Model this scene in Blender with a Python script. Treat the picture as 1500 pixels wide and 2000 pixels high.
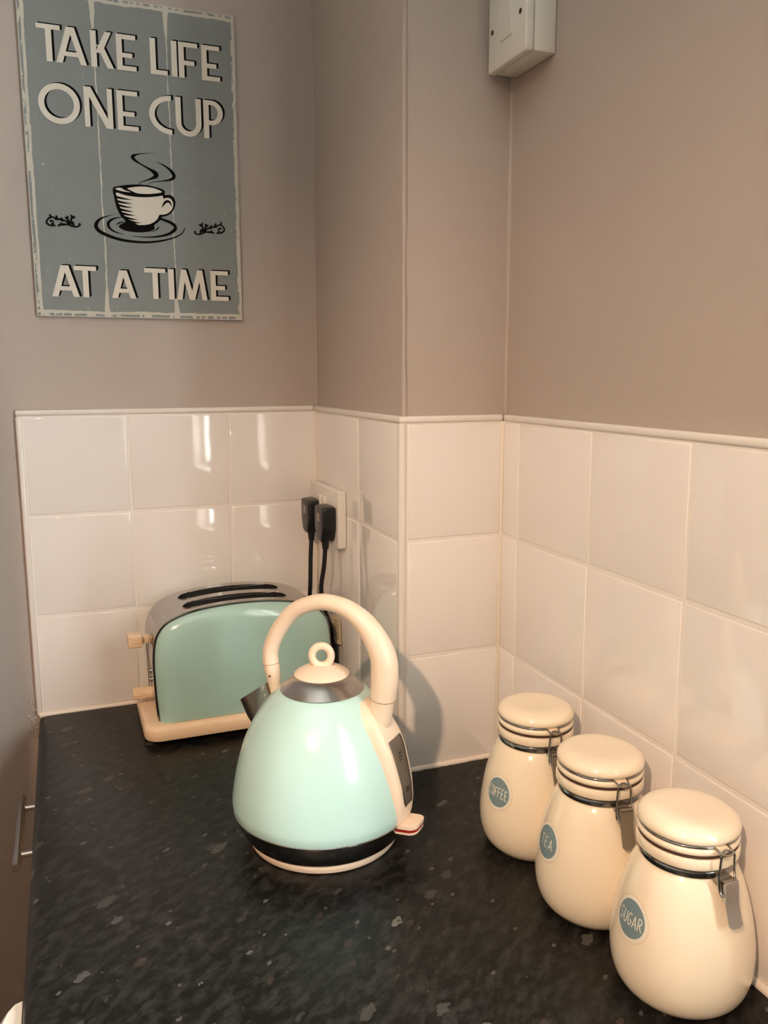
import bpy, bmesh, math, random
from mathutils import Vector, Matrix
random.seed(7)
PI = math.pi
scn = bpy.context.scene
for o in list(bpy.data.objects):
    bpy.data.objects.remove(o, do_unlink=True)
COL = scn.collection

# ------------------------------------------------------------------ camera
F_PX, YAW, PITCH, ROLL = 1621.66, 0.3680, 0.1665, -0.0016
CAM = Vector((-0.0312, -1.3137, 0.5186))
FWD = Vector((math.sin(YAW) * math.cos(PITCH), math.cos(YAW) * math.cos(PITCH), -math.sin(PITCH)))
R0 = Vector((math.cos(YAW), -math.sin(YAW), 0)); U0 = R0.cross(FWD)
RIGHT = R0 * math.cos(ROLL) + U0 * math.sin(ROLL)
UP = -R0 * math.sin(ROLL) + U0 * math.cos(ROLL)
cd = bpy.data.cameras.new('camera'); cam = bpy.data.objects.new('camera', cd); COL.objects.link(cam)
cd.sensor_fit = 'HORIZONTAL'; cd.sensor_width = 36.0; cd.lens = 36.0 * F_PX / 1500.0
cd.clip_start = 0.02; cd.clip_end = 50
M = Matrix((RIGHT, UP, -FWD)).transposed().to_4x4(); M.translation = CAM
cam.matrix_world = M
scn.camera = cam

def on_y(u, v, y):
    """photo pixel -> point on the vertical plane y = const"""
    d = FWD * F_PX + RIGHT * (u - 750) - UP * (v - 1000)
    return CAM + d * ((y - CAM.y) / d.y)

# ------------------------------------------------------------------ world, light, exposure
w = bpy.data.worlds.new('world'); scn.world = w; w.use_nodes = True
w.node_tree.nodes['Background'].inputs[0].default_value = (0.75, 0.85, 1.0, 1)
w.node_tree.nodes['Background'].inputs[1].default_value = 1.0
scn.view_settings.view_transform = 'Standard'
scn.view_settings.look = 'None'
scn.view_settings.exposure = 0.06
scn.view_settings.gamma = 1.0
scn.view_settings.use_curve_mapping = False

# plane positions (tile faces), metres, worktop top is z = 0
X1, X2, Y1, XL = 0.3539, 0.4966, -0.3706, -0.0947
ZT, Z1, Z2 = 0.4655, 0.3092, 0.1560
TT = 0.007                      # tile thickness
WIN = (-1.66, -1.06, 0.16, 1.04)  # window opening in right wall: y0 y1 z0 z1
FLOOR, CEIL = -0.91, 1.47

# daylight coming through the window of the right wall
ld = bpy.data.lights.new('window_daylight', 'AREA'); ld.shape = 'RECTANGLE'
ld.size = WIN[1] - WIN[0]; ld.size_y = WIN[3] - WIN[2]
ld.energy = 134.0; ld.color = (0.90, 0.985, 1.0)
lo = bpy.data.objects.new('window_daylight', ld); COL.objects.link(lo)
lo.location = (X2 + 0.19, (WIN[0] + WIN[1]) / 2, (WIN[2] + WIN[3]) / 2)
lo.rotation_euler = (PI / 2, 0, PI / 2)       # shines towards -x
LAMP_POS = Vector((-0.66, -1.72, 1.25)); LAMP_AIM = Vector((0.34, -0.57, 0.02))
LAMP_W, LAMP_COL = 84.0, (1.0, 0.64, 0.395)

# ------------------------------------------------------------------ materials
def srgb(r, g, b):
    f = lambda c: (c / 255 / 12.92) if c <= 10 else ((c / 255 + 0.055) / 1.055) ** 2.4
    return (f(r), f(g), f(b), 1)

def mat(name, col, rough=0.5, metal=0.0, coat=0.0, spec=0.5, bump=None, sub=0.0):
    m = bpy.data.materials.new(name); m.use_nodes = True
    nt = m.node_tree; b = nt.nodes['Principled BSDF']
    b.inputs['Base Color'].default_value = col
    b.inputs['Roughness'].default_value = rough
    b.inputs['Metallic'].default_value = metal
    b.inputs['Coat Weight'].default_value = coat
    b.inputs['Coat Roughness'].default_value = 0.05
    b.inputs['Specular IOR Level'].default_value = spec
    if bump:
        sc, st, di = bump
        tc = nt.nodes.new('ShaderNodeTexCoord'); n = nt.nodes.new('ShaderNodeTexNoise')
        n.inputs['Scale'].default_value = sc; n.inputs['Detail'].default_value = 4
        bp = nt.nodes.new('ShaderNodeBump'); bp.inputs['Strength'].default_value = st; bp.inputs['Distance'].default_value = di
        nt.links.new(tc.outputs['Object'], n.inputs['Vector'])
        nt.links.new(n.outputs['Fac'], bp.inputs['Height']); nt.links.new(bp.outputs['Normal'], b.inputs['Normal'])
    return m

def tint_noise(m, c1, c2, scale, detail=3, stretch=(1, 1, 1)):
    nt = m.node_tree; b = nt.nodes['Principled BSDF']
    tc = nt.nodes.new('ShaderNodeTexCoord'); mp = nt.nodes.new('ShaderNodeMapping'); n = nt.nodes.new('ShaderNodeTexNoise')
    mp.inputs['Scale'].default_value = stretch
    n.inputs['Scale'].default_value = scale; n.inputs['Detail'].default_value = detail
    r = nt.nodes.new('ShaderNodeMix'); r.data_type = 'RGBA'
    r.inputs['A'].default_value = c1; r.inputs['B'].default_value = c2
    nt.links.new(tc.outputs['Object'], mp.inputs['Vector']); nt.links.new(mp.outputs['Vector'], n.inputs['Vector'])
    nt.links.new(n.outputs['Fac'], r.inputs['Factor']); nt.links.new(r.outputs['Result'], b.inputs['Base Color'])

PAINT = mat('taupe_wall_paint', srgb(190, 172, 158), 0.6, bump=(140, 0.12, 0.002))
tint_noise(PAINT, srgb(184, 171, 162), srgb(177, 164, 155), 6)
PALE = mat('pale_room_paint', srgb(205, 196, 184), 0.7, bump=(60, 0.1, 0.002))
CEILM = mat('white_ceiling_paint', srgb(232, 230, 224), 0.8, bump=(60, 0.1, 0.002))
FLOORM = mat('brown_floor', srgb(176, 140, 106), 0.4)
tint_noise(FLOORM, srgb(164, 128, 94), srgb(188, 152, 118), 5, 5, (1, 8, 1))
TILE = mat('white_glazed_tile', srgb(240, 235, 232), 0.06, coat=0.3, bump=(8, 0.05, 0.012))
GROUT = mat('off_white_grout', srgb(238, 232, 226), 0.75, bump=(300, 0.2, 0.001))
TRIMM = mat('white_plastic_trim', srgb(232, 226, 220), 0.22)
CAULK = mat('white_sealant', srgb(236, 226, 214), 0.4)
MINT = mat('mint_enamel', srgb(167, 202, 194), 0.16, coat=0.6)
MINT_K = mat('mint_kettle_enamel', srgb(191, 226, 220), 0.20, coat=0.45)
MINT_K.node_tree.nodes['Principled BSDF'].inputs['Coat Roughness'].default_value = 0.09
CREAM = mat('cream_plastic', srgb(240, 218, 194), 0.38)
CREAM2 = mat('cream_toaster_plastic', srgb(236, 208, 176), 0.4)
CHROME = mat('polished_chrome', srgb(172, 168, 164), 0.08, metal=1.0)
STEEL = mat('brushed_steel', srgb(176, 172, 168), 0.26, metal=1.0, bump=(220, 0.04, 0.001))
DARKSTEEL = mat('steel_band', srgb(150, 148, 146), 0.16, metal=1.0)
CERAMIC = mat('cream_ceramic', srgb(246, 230, 204), 0.12, coat=0.5)
BROWN = mat('brown_rubber_seal', srgb(70, 42, 30), 0.5)
BLACK = mat('black_plastic', srgb(20, 20, 21), 0.35)
BLACKHOLE = mat('dark_toaster_cavity', srgb(22, 20, 19), 0.6)
WHITE = mat('white_socket_plastic', srgb(228, 224, 216), 0.25)
WHITEAP = mat('white_appliance_enamel', srgb(238, 236, 230), 0.25)
WINDOWK = mat('smoked_water_window', srgb(96, 84, 74), 0.12, coat=0.5)
RED = mat('red_plastic', srgb(150, 30, 22), 0.35)
BLUE = mat('blue_grey_label', srgb(122, 144, 148), 0.3)
LABELW = mat('off_white_label_print', srgb(236, 228, 214), 0.35)
LABELD = mat('tan_label_stitch', srgb(190, 176, 150), 0.4)
LETTER = mat('cream_sign_print', srgb(222, 214, 202), 0.7, spec=0.3)
LETTERB = mat('black_sign_print', srgb(14, 12, 12), 0.85, spec=0.1)
SIGNEDGE = mat('dark_sign_edge', srgb(84, 78, 72), 0.6)
PAPER = mat('paper_tag', srgb(226, 208, 176), 0.7)
CABINET = mat('beige_cabinet_laminate', srgb(206, 186, 160), 0.45)
ADDED_DOORM = mat('brown_added_door', srgb(176, 138, 102), 0.5)  # brown chosen so the added door bounces warm light on the lower wall
tint_noise(ADDED_DOORM, srgb(166, 128, 94), srgb(186, 148, 112), 6, 5, (9, 9, 1))
SEAM = mat('dark_cream_seam', srgb(150, 118, 92), 0.6)
FUSE = mat('grey_print', srgb(150, 140, 125), 0.5)
FRAMEW = mat('white_window_frame', srgb(236, 236, 232), 0.35)

def glass_mat():
    m = bpy.data.materials.new('window_glass'); m.use_nodes = True; nt = m.node_tree
    nt.nodes.remove(nt.nodes['Principled BSDF'])
    t = nt.nodes.new('ShaderNodeBsdfTransparent'); g = nt.nodes.new('ShaderNodeBsdfGlossy'); x = nt.nodes.new('ShaderNodeMixShader')
    g.inputs['Roughness'].default_value = 0.02; x.inputs[0].default_value = 0.06
    nt.links.new(t.outputs[0], x.inputs[1]); nt.links.new(g.outputs[0], x.inputs[2])
    nt.links.new(x.outputs[0], nt.nodes['Material Output'].inputs[0])
    return m
GLASS = glass_mat()

def worktop_mat():
    m = mat('dark_speckled_laminate', srgb(34, 31, 28), 0.36, spec=0.28)
    nt = m.node_tree; b = nt.nodes['Principled BSDF']; N = nt.nodes.new; L = nt.links.new
    tc = N('ShaderNodeTexCoord')
    # mottled dark ground
    n1 = N('ShaderNodeTexNoise'); n1.inputs['Scale'].default_value = 95; n1.inputs['Detail'].default_value = 6; n1.inputs['Roughness'].default_value = 0.7
    mpA = N('ShaderNodeMapping'); mpA.vector_type = 'TEXTURE'; mpA.inputs['Rotation'].default_value = (0, 0, 0.63); mpA.inputs['Scale'].default_value = (1.9, 1, 1)
    L(tc.outputs['Object'], mpA.inputs['Vector']); L(mpA.outputs['Vector'], n1.inputs['Vector'])
    r1 = N('ShaderNodeValToRGB'); r1.color_ramp.elements[0].position = 0.45; r1.color_ramp.elements[1].position = 0.80
    r1.color_ramp.elements[0].color = srgb(9, 8, 7); r1.color_ramp.elements[1].color = srgb(52, 50, 47)
    L(n1.outputs['Fac'], r1.inputs['Fac'])
    cur = r1.outputs['Color']
    # flecks: three sizes of cells, only some of them pale
    for sc, dens, rad, col, rot, stretch, seed in ((56, 0.83, 0.36, srgb(98, 95, 90), 0.63, 0.50, 0.0), (44, 0.84, 0.30, srgb(72, 68, 64), 0.7, 0.55, 3.7), (95, 0.62, 0.45, srgb(44, 42, 40), 0.6, 0.45, 7.7),
                                         (130, 0.86, 0.32, srgb(112, 108, 104), 0.6, 0.6, 9.1), (70, 0.86, 0.32, srgb(66, 50, 44), 0.8, 0.6, 5.3)):
        mp = N('ShaderNodeMapping'); mp.inputs['Rotation'].default_value = (0, 0, rot); mp.inputs['Scale'].default_value = (1 / stretch, 1, 1); mp.vector_type = 'TEXTURE'
        mp.inputs['Location'].default_value = (seed, seed * 0.7, 0)
        nd = N('ShaderNodeTexNoise'); nd.inputs['Scale'].default_value = sc * 3.2; nd.inputs['Detail'].default_value = 3
        L(tc.outputs['Object'], nd.inputs['Vector'])
        ad = N('ShaderNodeVectorMath'); ad.operation = 'MULTIPLY_ADD'
        ad.inputs[1].default_value = (0.45 / sc,) * 3
        L(nd.outputs['Color'], ad.inputs[0]); L(tc.outputs['Object'], ad.inputs[2])
        L(ad.outputs[0], mp.inputs['Vector'])
        v = N('ShaderNodeTexVoronoi'); v.inputs['Scale'].default_value = sc; v.inputs['Randomness'].default_value = 1.0
        L(mp.outputs['Vector'], v.inputs['Vector'])
        sp = N('ShaderNodeSeparateColor'); L(v.outputs['Color'], sp.inputs['Color'])
        g = N('ShaderNodeMath'); g.operation = 'GREATER_THAN'; g.inputs[1].default_value = dens; L(sp.outputs['Red'], g.inputs[0])
        sz = N('ShaderNodeMath'); sz.operation = 'MULTIPLY'; sz.inputs[1].default_value = rad; L(sp.outputs['Green'], sz.inputs[0])
        d = N('ShaderNodeMath'); d.operation = 'LESS_THAN'; L(v.outputs['Distance'], d.inputs[0]); L(sz.outputs[0], d.inputs[1])
        mu = N('ShaderNodeMath'); mu.operation = 'MULTIPLY'; L(g.outputs[0], mu.inputs[0]); L(d.outputs[0], mu.inputs[1])
        m2 = N('ShaderNodeMath'); m2.operation = 'MULTIPLY'; L(mu.outputs[0], m2.inputs[0])
        br = N('ShaderNodeMapRange'); br.inputs['To Min'].default_value = 0.3; br.inputs['To Max'].default_value = 0.95
        L(sp.outputs['Blue'], br.inputs['Value']); L(br.outputs[0], m2.inputs[1])
        mx = N('ShaderNodeMix'); mx.data_type = 'RGBA'; mx.inputs['B'].default_value = col
        L(cur, mx.inputs['A']); L(m2.outputs[0], mx.inputs['Factor']); cur = mx.outputs['Result']
    L(cur, b.inputs['Base Color'])
    nb = N('ShaderNodeTexNoise'); nb.inputs['Scale'].default_value = 420
    bp = N('ShaderNodeBump'); bp.inputs['Strength'].default_value = 0.12; bp.inputs['Distance'].default_value = 0.001
    L(tc.outputs['Object'], nb.inputs['Vector']); L(nb.outputs['Fac'], bp.inputs['Height']); L(bp.outputs['Normal'], b.inputs['Normal'])
    return m
WORKTOP = worktop_mat()

SX0, SX1, SZ0, SZ1 = -0.0555, 0.2397, 0.5990, 1.0347      # sign outline on the wall
def sign_mat():
    """blue-grey print with worn cream paint along the edges and the two board lines"""
    m = mat('distressed_sign_print', srgb(128, 134, 132), 0.6, spec=0.3)
    nt = m.node_tree; b = nt.nodes['Principled BSDF']; N = nt.nodes.new; L = nt.links.new
    def math_(op, a, c=None):
        n = N('ShaderNodeMath'); n.operation = op
        for i, x in enumerate((a, c)):
            if x is None: continue
            if isinstance(x, (int, float)): n.inputs[i].default_value = x
            else: L(x, n.inputs[i])
        return n.outputs[0]
    tc = N('ShaderNodeTexCoord'); sp = N('ShaderNodeSeparateXYZ'); L(tc.outputs['Object'], sp.inputs[0])
    x, z = sp.outputs['X'], sp.outputs['Z']
    W_, H_ = SX1 - SX0, SZ1 - SZ0
    def noise(scale, detail, stretch=(1, 1, 1)):
        mp = N('ShaderNodeMapping'); mp.inputs['Scale'].default_value = stretch; L(tc.outputs['Object'], mp.inputs['Vector'])
        n = N('ShaderNodeTexNoise'); n.inputs['Scale'].default_value = scale; n.inputs['Detail'].default_value = detail; n.inputs['Roughness'].default_value = 0.65
        L(mp.outputs['Vector'], n.inputs['Vector']); return n.outputs['Fac']
    n1 = noise(60, 5); n2 = noise(16, 3); n3 = noise(120, 4, (1, 1, 0.35))
    wob = math_('MULTIPLY', math_('SUBTRACT', n2, 0.5), 0.006)
    def line(coord, at, half, amp):
        d = math_('ABSOLUTE', math_('SUBTRACT', math_('ADD', coord, wob), at))
        wd = math_('ADD', half, math_('MULTIPLY', math_('SUBTRACT', n1, 0.5), amp))
        return math_('LESS_THAN', d, wd)
    # flare of the board lines near the top and bottom edge
    fl = math_('MINIMUM', z, math_('SUBTRACT', H_, z))
    flare = math_('MULTIPLY', math_('MAXIMUM', math_('SUBTRACT', 0.05, fl), 0.0), 0.075)
    masks = [line(x, 0.0065, 0.0019, 0.003), line(x, W_ - 0.0028, 0.0016, 0.004), line(z, 0.0068, 0.0020, 0.003), line(z, H_ - 0.006, 0.0020, 0.004),
             line(x, 0.0972, math_('ADD', 0.0009, flare), 0.0030), line(x, 0.1965, math_('ADD', 0.0007, flare), 0.0028)]
    # scuffed outer rim
    rim = math_('MINIMUM', math_('MINIMUM', x, math_('SUBTRACT', W_, x)), fl)
    masks.append(math_('MULTIPLY', math_('LESS_THAN', rim, 0.006), math_('GREATER_THAN', n3, 0.52)))
    masks.append(math_('LESS_THAN', rim, 0.0012))
    # few scattered scratches
    masks.append(math_('MULTIPLY', math_('GREATER_THAN', n3, 0.66), math_('GREATER_THAN', n2, 0.56)))
    cur = masks[0]
    for k in masks[1:]: cur = math_('MAXIMUM', cur, k)
    mx = N('ShaderNodeMix'); mx.data_type = 'RGBA'
    ton = N('ShaderNodeMix'); ton.data_type = 'RGBA'; ton.inputs['A'].default_value = srgb(126, 130, 129); ton.inputs['B'].default_value = srgb(138, 142, 140)
    L(n2, ton.inputs['Factor']); L(ton.outputs['Result'], mx.inputs['A'])
    mx.inputs['B'].default_value = srgb(206, 200, 186)
    L(math_('MULTIPLY', cur, 0.85), mx.inputs['Factor']); L(mx.outputs['Result'], b.inputs['Base Color'])
    return m
SIGNM = sign_mat()

# ------------------------------------------------------------------ mesh helpers
class MB:
    """collects vertices and faces of one mesh"""
    def __init__(s): s.v = []; s.f = []; s.mi = []
    def add(s, verts, faces, mi=0):
        k = len(s.v); s.v += [tuple(p) for p in verts]
        for f in faces: s.f.append(tuple(i + k for i in f)); s.mi.append(mi)
    def build(s, name, mats, parent=None, smooth=35, loc=None, kind=None):
        me = bpy.data.meshes.new(name); me.from_pydata(s.v, [], s.f)
        if not isinstance(mats, (list, tuple)): mats = [mats]
        for m in mats: me.materials.append(m)
        for p, i in zip(me.polygons, s.mi): p.material_index = i
        bm = bmesh.new(); bm.from_mesh(me); bmesh.ops.recalc_face_normals(bm, faces=bm.faces); bm.to_mesh(me); bm.free()
        finish(me, smooth)
        return link(name, me, parent, loc, kind)

def finish(me, smooth=35):
    if smooth:
        for p in me.polygons: p.use_smooth = True
        me.set_sharp_from_angle(angle=math.radians(smooth))
    me.update()

def link(name, me, parent=None, loc=None, kind=None):
    o = bpy.data.objects.new(name, me); COL.objects.link(o)
    if parent is not None: o.parent = parent
    if loc is not None: o.location = loc
    if kind: o['kind'] = kind
    return o

def thing(name, label, cat, loc=(0, 0, 0), rz=0.0, group=None):
    o = bpy.data.objects.new(name, None); COL.objects.link(o)
    o.empty_display_size = 0.02; o.location = loc; o.rotation_euler = (0, 0, rz)
    o['label'] = label; o['category'] = cat
    if group: o['group'] = group
    return o

def tag(o, label, cat, group=None):
    o['label'] = label; o['category'] = cat
    if group: o['group'] = group
    return o

def box_mesh(name, x0, x1, y0, y1, z0, z1, mats, bev=0.0, seg=2, smooth=35):
    bm = bmesh.new(); bmesh.ops.create_cube(bm, size=1)
    for v in bm.verts:
        v.co = Vector(((x0 + x1) / 2 + v.co.x * (x1 - x0), (y0 + y1) / 2 + v.co.y * (y1 - y0), (z0 + z1) / 2 + v.co.z * (z1 - z0)))
    if bev: bmesh.ops.bevel(bm, geom=bm.edges[:], offset=bev, segments=seg, profile=0.5, affect='EDGES')
    me = bpy.data.meshes.new(name); bm.to_mesh(me); bm.free()
    me.materials.append(mats); finish(me, smooth); return me

def box(name, x0, x1, y0, y1, z0, z1, m, parent=None, bev=0.0, seg=2, kind=None):
    return link(name, box_mesh(name, x0, x1, y0, y1, z0, z1, m, bev, seg), parent, None, kind)

def revolve(mb, prof, n=72, c=(0, 0), mi=0, cap0=True, cap1=True):
    k = len(mb.v)
    for r, z in prof:
        for i in range(n):
            a = 2 * PI * i / n; mb.v.append((c[0] + r * math.cos(a), c[1] + r * math.sin(a), z))
    for j in range(len(prof) - 1):
        for i in range(n):
            a = k + j * n + i; b = k + j * n + (i + 1) % n
            mb.f.append((a, b, b + n, a + n)); mb.mi.append(mi)
    if cap0: mb.f.append(tuple(k + i for i in range(n))); mb.mi.append(mi)
    if cap1: mb.f.append(tuple(k + (len(prof) - 1) * n + i for i in range(n))); mb.mi.append(mi)

def catmull(pts, sub=8, closed=False):
    """Catmull-Rom through points of any dimension"""
    P = [tuple(p) for p in pts]; n = len(P); out = []
    rng = n if closed else n - 1
    for i in range(rng):
        p1 = P[i]; p2 = P[(i + 1) % n]
        p0 = P[(i - 1) % n] if (closed or i > 0) else tuple(2 * a - b for a, b in zip(p1, p2))
        p3 = P[(i + 2) % n] if (closed or i + 2 < n) else tuple(2 * b - a for a, b in zip(p1, p2))
        for s in range(sub):
            t = s / sub
            out.append(tuple(0.5 * (2 * b + (c - a) * t + (2 * a - 5 * b + 4 * c - d) * t * t + (3 * b - a - 3 * c + d) * t ** 3) for a, b, c, d in zip(p0, p1, p2, p3)))
    if not closed: out.append(P[-1])
    return out

def tube(mb, path, rad, n=12, mi=0, closed=False, caps=True):
    """tube along a 3D path; rad a number or list"""
    P = [Vector(p) for p in path]; m = len(P)
    if isinstance(rad, (int, float)): rad = [rad] * m
    k = len(mb.v); prev = None
    for i in range(m):
        t = (P[(i + 1) % m] - P[i - 1]) if (closed or 0 < i < m - 1) else (P[1] - P[0] if i == 0 else P[-1] - P[-2])
        t.normalize()
        if prev is None:
            a = Vector((0, 0, 1)) if abs(t.z) < 0.9 else Vector((1, 0, 0))
            u = t.cross(a).normalized()
        else:
            u = (prev - t * prev.dot(t)).normalized()
        prev = u; w_ = t.cross(u)
        for j in range(n):
            a = 2 * PI * j / n; mb.v.append(tuple(P[i] + (u * math.cos(a) + w_ * math.sin(a)) * rad[i]))
    for i in range(m if closed else m - 1):
        for j in range(n):
            a = k + i * n + j; b = k + i * n + (j + 1) % n; c = k + ((i + 1) % m) * n + (j + 1) % n; d = k + ((i + 1) % m) * n + j
            mb.f.append((a, b, c, d)); mb.mi.append(mi)
    if caps and not closed:
        mb.f.append(tuple(k + j for j in range(n))); mb.mi.append(mi)
        mb.f.append(tuple(k + (m - 1) * n + j for j in range(n))); mb.mi.append(mi)

def ribbon2(pts, sub=6):
    """variable-width flat stroke: pts (x, z, width) -> (verts2d, faces)"""
    S = catmull(pts, sub) if sub > 1 else [tuple(p) for p in pts]
    V = []; Fc = []
    for i, (x, z, wd) in enumerate(S):
        a = S[max(i - 1, 0)]; b = S[min(i + 1, len(S) - 1)]
        dx, dz = b[0] - a[0], b[1] - a[1]; l = math.hypot(dx, dz) or 1
        nx, nz = -dz / l, dx / l; h = max(wd, 0.0) / 2
        V += [(x + nx * h, z + nz * h), (x - nx * h, z - nz * h)]
        if i: k = 2 * i; Fc.append((k - 2, k - 1, k + 1, k))
    return V, Fc

def prism_mesh(outline, y0, y1, bev=0.0, seg=3):
    """closed outline of (x, z) points extruded along y (bmesh returned)"""
    bm = bmesh.new()
    a = [bm.verts.new((x, y0, z)) for x, z in outline]; b = [bm.verts.new((x, y1, z)) for x, z in outline]
    n = len(a)
    bm.faces.new(a); bm.faces.new(list(reversed(b)))
    for i in range(n): bm.faces.new((a[i], b[i], b[(i + 1) % n], a[(i + 1) % n]))
    bmesh.ops.recalc_face_normals(bm, faces=bm.faces)
    return bm

def bm_obj(name, bm, mats, parent=None, smooth=35):
    me = bpy.data.meshes.new(name); bm.to_mesh(me); bm.free()
    for m in (mats if isinstance(mats, (list, tuple)) else [mats]): me.materials.append(m)
    finish(me, smooth); return link(name, me, parent)

def rrect(x0, x1, z0, z1, r, n=6):
    pts = []
    for cx, cz, a0 in ((x1 - r, z1 - r, 0), (x0 + r, z1 - r, 90), (x0 + r, z0 + r, 180), (x1 - r, z0 + r, 270)):
        for i in range(n + 1):
            a = math.radians(a0 + 90 * i / n); pts.append((cx + r * math.cos(a), cz + r * math.sin(a)))
    return pts

def lerp_tab(tab, z):
    if z <= tab[0][0]: return tab[0][1]
    for (a, b), (c, d) in zip(tab, tab[1:]):
        if z <= c: return b + (d - b) * (z - a) / (c - a)
    return tab[-1][1]

# ------------------------------------------------------------------ room shell
def struct(o): o['kind'] = 'structure'; return o
WX0, WY0 = -2.3, -3.3
wall_back = struct(box('wall_back', WX0, X1 + 0.05, TT, TT + 0.15, FLOOR, CEIL, PAINT))
wall_pillar = struct(box('wall_pillar', X1 + TT, X2 + 0.26, Y1 + TT, TT + 0.15, FLOOR, CEIL, PAINT, bev=0.004, seg=3))
mb = MB()
def mbox(mb, x0, x1, y0, y1, z0, z1, mi=0):
    mb.add([(x0, y0, z0), (x1, y0, z0), (x1, y1, z0), (x0, y1, z0), (x0, y0, z1), (x1, y0, z1), (x1, y1, z1), (x0, y1, z1)],
           [(0, 3, 2, 1), (4, 5, 6, 7), (0, 1, 5, 4), (1, 2, 6, 5), (2, 3, 7, 6), (3, 0, 4, 7)], mi)
xw0, xw1 = X2 + TT, X2 + TT + 0.25
mbox(mb, xw0, xw1, WIN[1], Y1 + TT, FLOOR, CEIL); mbox(mb, xw0, xw1, WY0, WIN[0], FLOOR, CEIL)
mbox(mb, xw0, xw1, WIN[0], WIN[1], FLOOR, WIN[2]); mbox(mb, xw0, xw1, WIN[0], WIN[1], WIN[3], CEIL)
wall_right = mb.build('wall_right', PAINT, None, 0, None, 'structure')
wall_left = struct(box('wall_left', WX0 - 0.15, WX0, WY0 - 0.15, TT + 0.15, FLOOR, CEIL, PALE))
wall_front = struct(box('wall_front', WX0, xw1, WY0 - 0.15, WY0, FLOOR, CEIL, PALE))
floor = struct(box('floor', WX0 - 0.15, xw1, WY0 - 0.15, TT + 0.15, FLOOR - 0.1, FLOOR, FLOORM))
ceiling = struct(box('ceiling', WX0 - 0.15, xw1, WY0 - 0.15, TT + 0.15, CEIL, CEIL + 0.1, CEILM))
struct(box('baseboard_back', WX0, -0.12, TT - 0.014, TT, FLOOR, FLOOR + 0.09, FRAMEW, bev=0.003))
# added brown door, unseen on the left, placed to shade the back wall's end
DH, DE = Vector((-0.75, -0.10)), Vector((-0.310, -0.602))
dl = (DE - DH).length
added_door = bpy.data.objects.new('added_door_1', None); COL.objects.link(added_door); added_door['kind'] = 'structure'
added_door.location = (DH.x, DH.y, FLOOR); added_door.rotation_euler = (0, 0, math.atan2(DE.y - DH.y, DE.x - DH.x))
box('added_door_leaf', 0, dl, -0.02, 0.02, 0.008, 2.0, ADDED_DOORM, added_door, 0.002)
for zc0, zc1 in ((0.15, 0.85), (1.05, 1.85)): box('added_door_panel', 0.12, dl - 0.12, -0.026, 0.026, zc0, zc1, ADDED_DOORM, added_door, 0.006)
mb = MB(); tube(mb, [(dl - 0.06, -0.02, 1.0), (dl - 0.06, -0.055, 1.0), (dl - 0.075, -0.062, 1.0), (dl - 0.17, -0.062, 1.0)], 0.008, 12); mb.build('added_door_handle', STEEL, added_door)
# window in the right wall
win = bpy.data.objects.new('window_1', None); COL.objects.link(win); win['kind'] = 'structure'
wf = 0.06; wxa, wxb = X2 + 0.12, X2 + 0.17
wy0, wy1, wz0, wz1 = WIN
mb = MB()
mbox(mb, wxa, wxb, wy0, wy0 + wf, wz0, wz1); mbox(mb, wxa, wxb, wy1 - wf, wy1, wz0, wz1)
mbox(mb, wxa, wxb, wy0 + wf, wy1 - wf, wz0, wz0 + wf); mbox(mb, wxa, wxb, wy0 + wf, wy1 - wf, wz1 - wf, wz1)
mbox(mb, wxa, wxb, (wy0 + wy1) / 2 - 0.03, (wy0 + wy1) / 2 + 0.03, wz0 + wf, wz1 - wf)
mbox(mb, wxa, wxb, wy0 + wf, (wy0 + wy1) / 2 - 0.03, 0.68, 0.73); mbox(mb, wxa, wxb, (wy0 + wy1) / 2 + 0.03, wy1 - wf, 0.68, 0.73)
mb.build('window_frame', FRAMEW, win, 0)
ym = (wy0 + wy1) / 2
for a, b in ((wy0 + wf, ym - 0.03), (ym + 0.03, wy1 - wf)):
    for c, d in ((wz0 + wf, 0.68), (0.73, wz1 - wf)):
        box('pane', wxa + 0.025, wxa + 0.031, a, b, c, d, GLASS, win)
box('window_sill', X2 - 0.012, wxa, wy0 - 0.0, wy1 + 0.0, wz0 + 0.0005, wz0 + 0.018, FRAMEW, win, 0.003)

# ---- tiles
GAP, BEV = 0.0036, 0.0022
tile_cache = {}
def tile(parent, plane, a0, a1, z0, z1):
    """plane: ('y', y0) faces -y, ('x', x0) faces -x; a0..a1 span along the wall"""
    wd, hd = abs(a1 - a0) - GAP, z1 - z0 - GAP
    key = (round(wd, 3), round(hd, 3))
    if key not in tile_cache:
        bm = bmesh.new(); bmesh.ops.create_cube(bm, size=1)
        for v in bm.verts: v.co = Vector((v.co.x * wd, v.co.y * TT + TT / 2, v.co.z * hd))
        ed = [e for e in bm.edges if all(v.co.y < TT / 2 for v in e.verts)]
        bmesh.ops.bevel(bm, geom=ed, offset=BEV, segments=3, profile=0.5, affect='EDGES')
        me = bpy.data.meshes.new('tile'); bm.to_mesh(me); bm.free(); me.materials.append(TILE); finish(me, 40)
        tile_cache[key] = me
    o = link('tile', tile_cache[key], parent)
    t = 0.0032
    j = (random.uniform(-t, t), 0, random.uniform(-t, t))
    if plane[0] == 'y':
        o.location = ((a0 + a1) / 2, plane[1], (z0 + z1) / 2); o.rotation_euler = j
    else:
        o.location = (plane[1], (a0 + a1) / 2, (z0 + z1) / 2); o.rotation_euler = (j[0], 0, -PI / 2 + j[2])
    return o
TR = 0.0085                        # trim width
rows = ((0.003, Z2), (Z2, Z1), (Z1, ZT - TR))
XJ2 = 0.2125; XJ1 = XJ2 - 0.152
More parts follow.
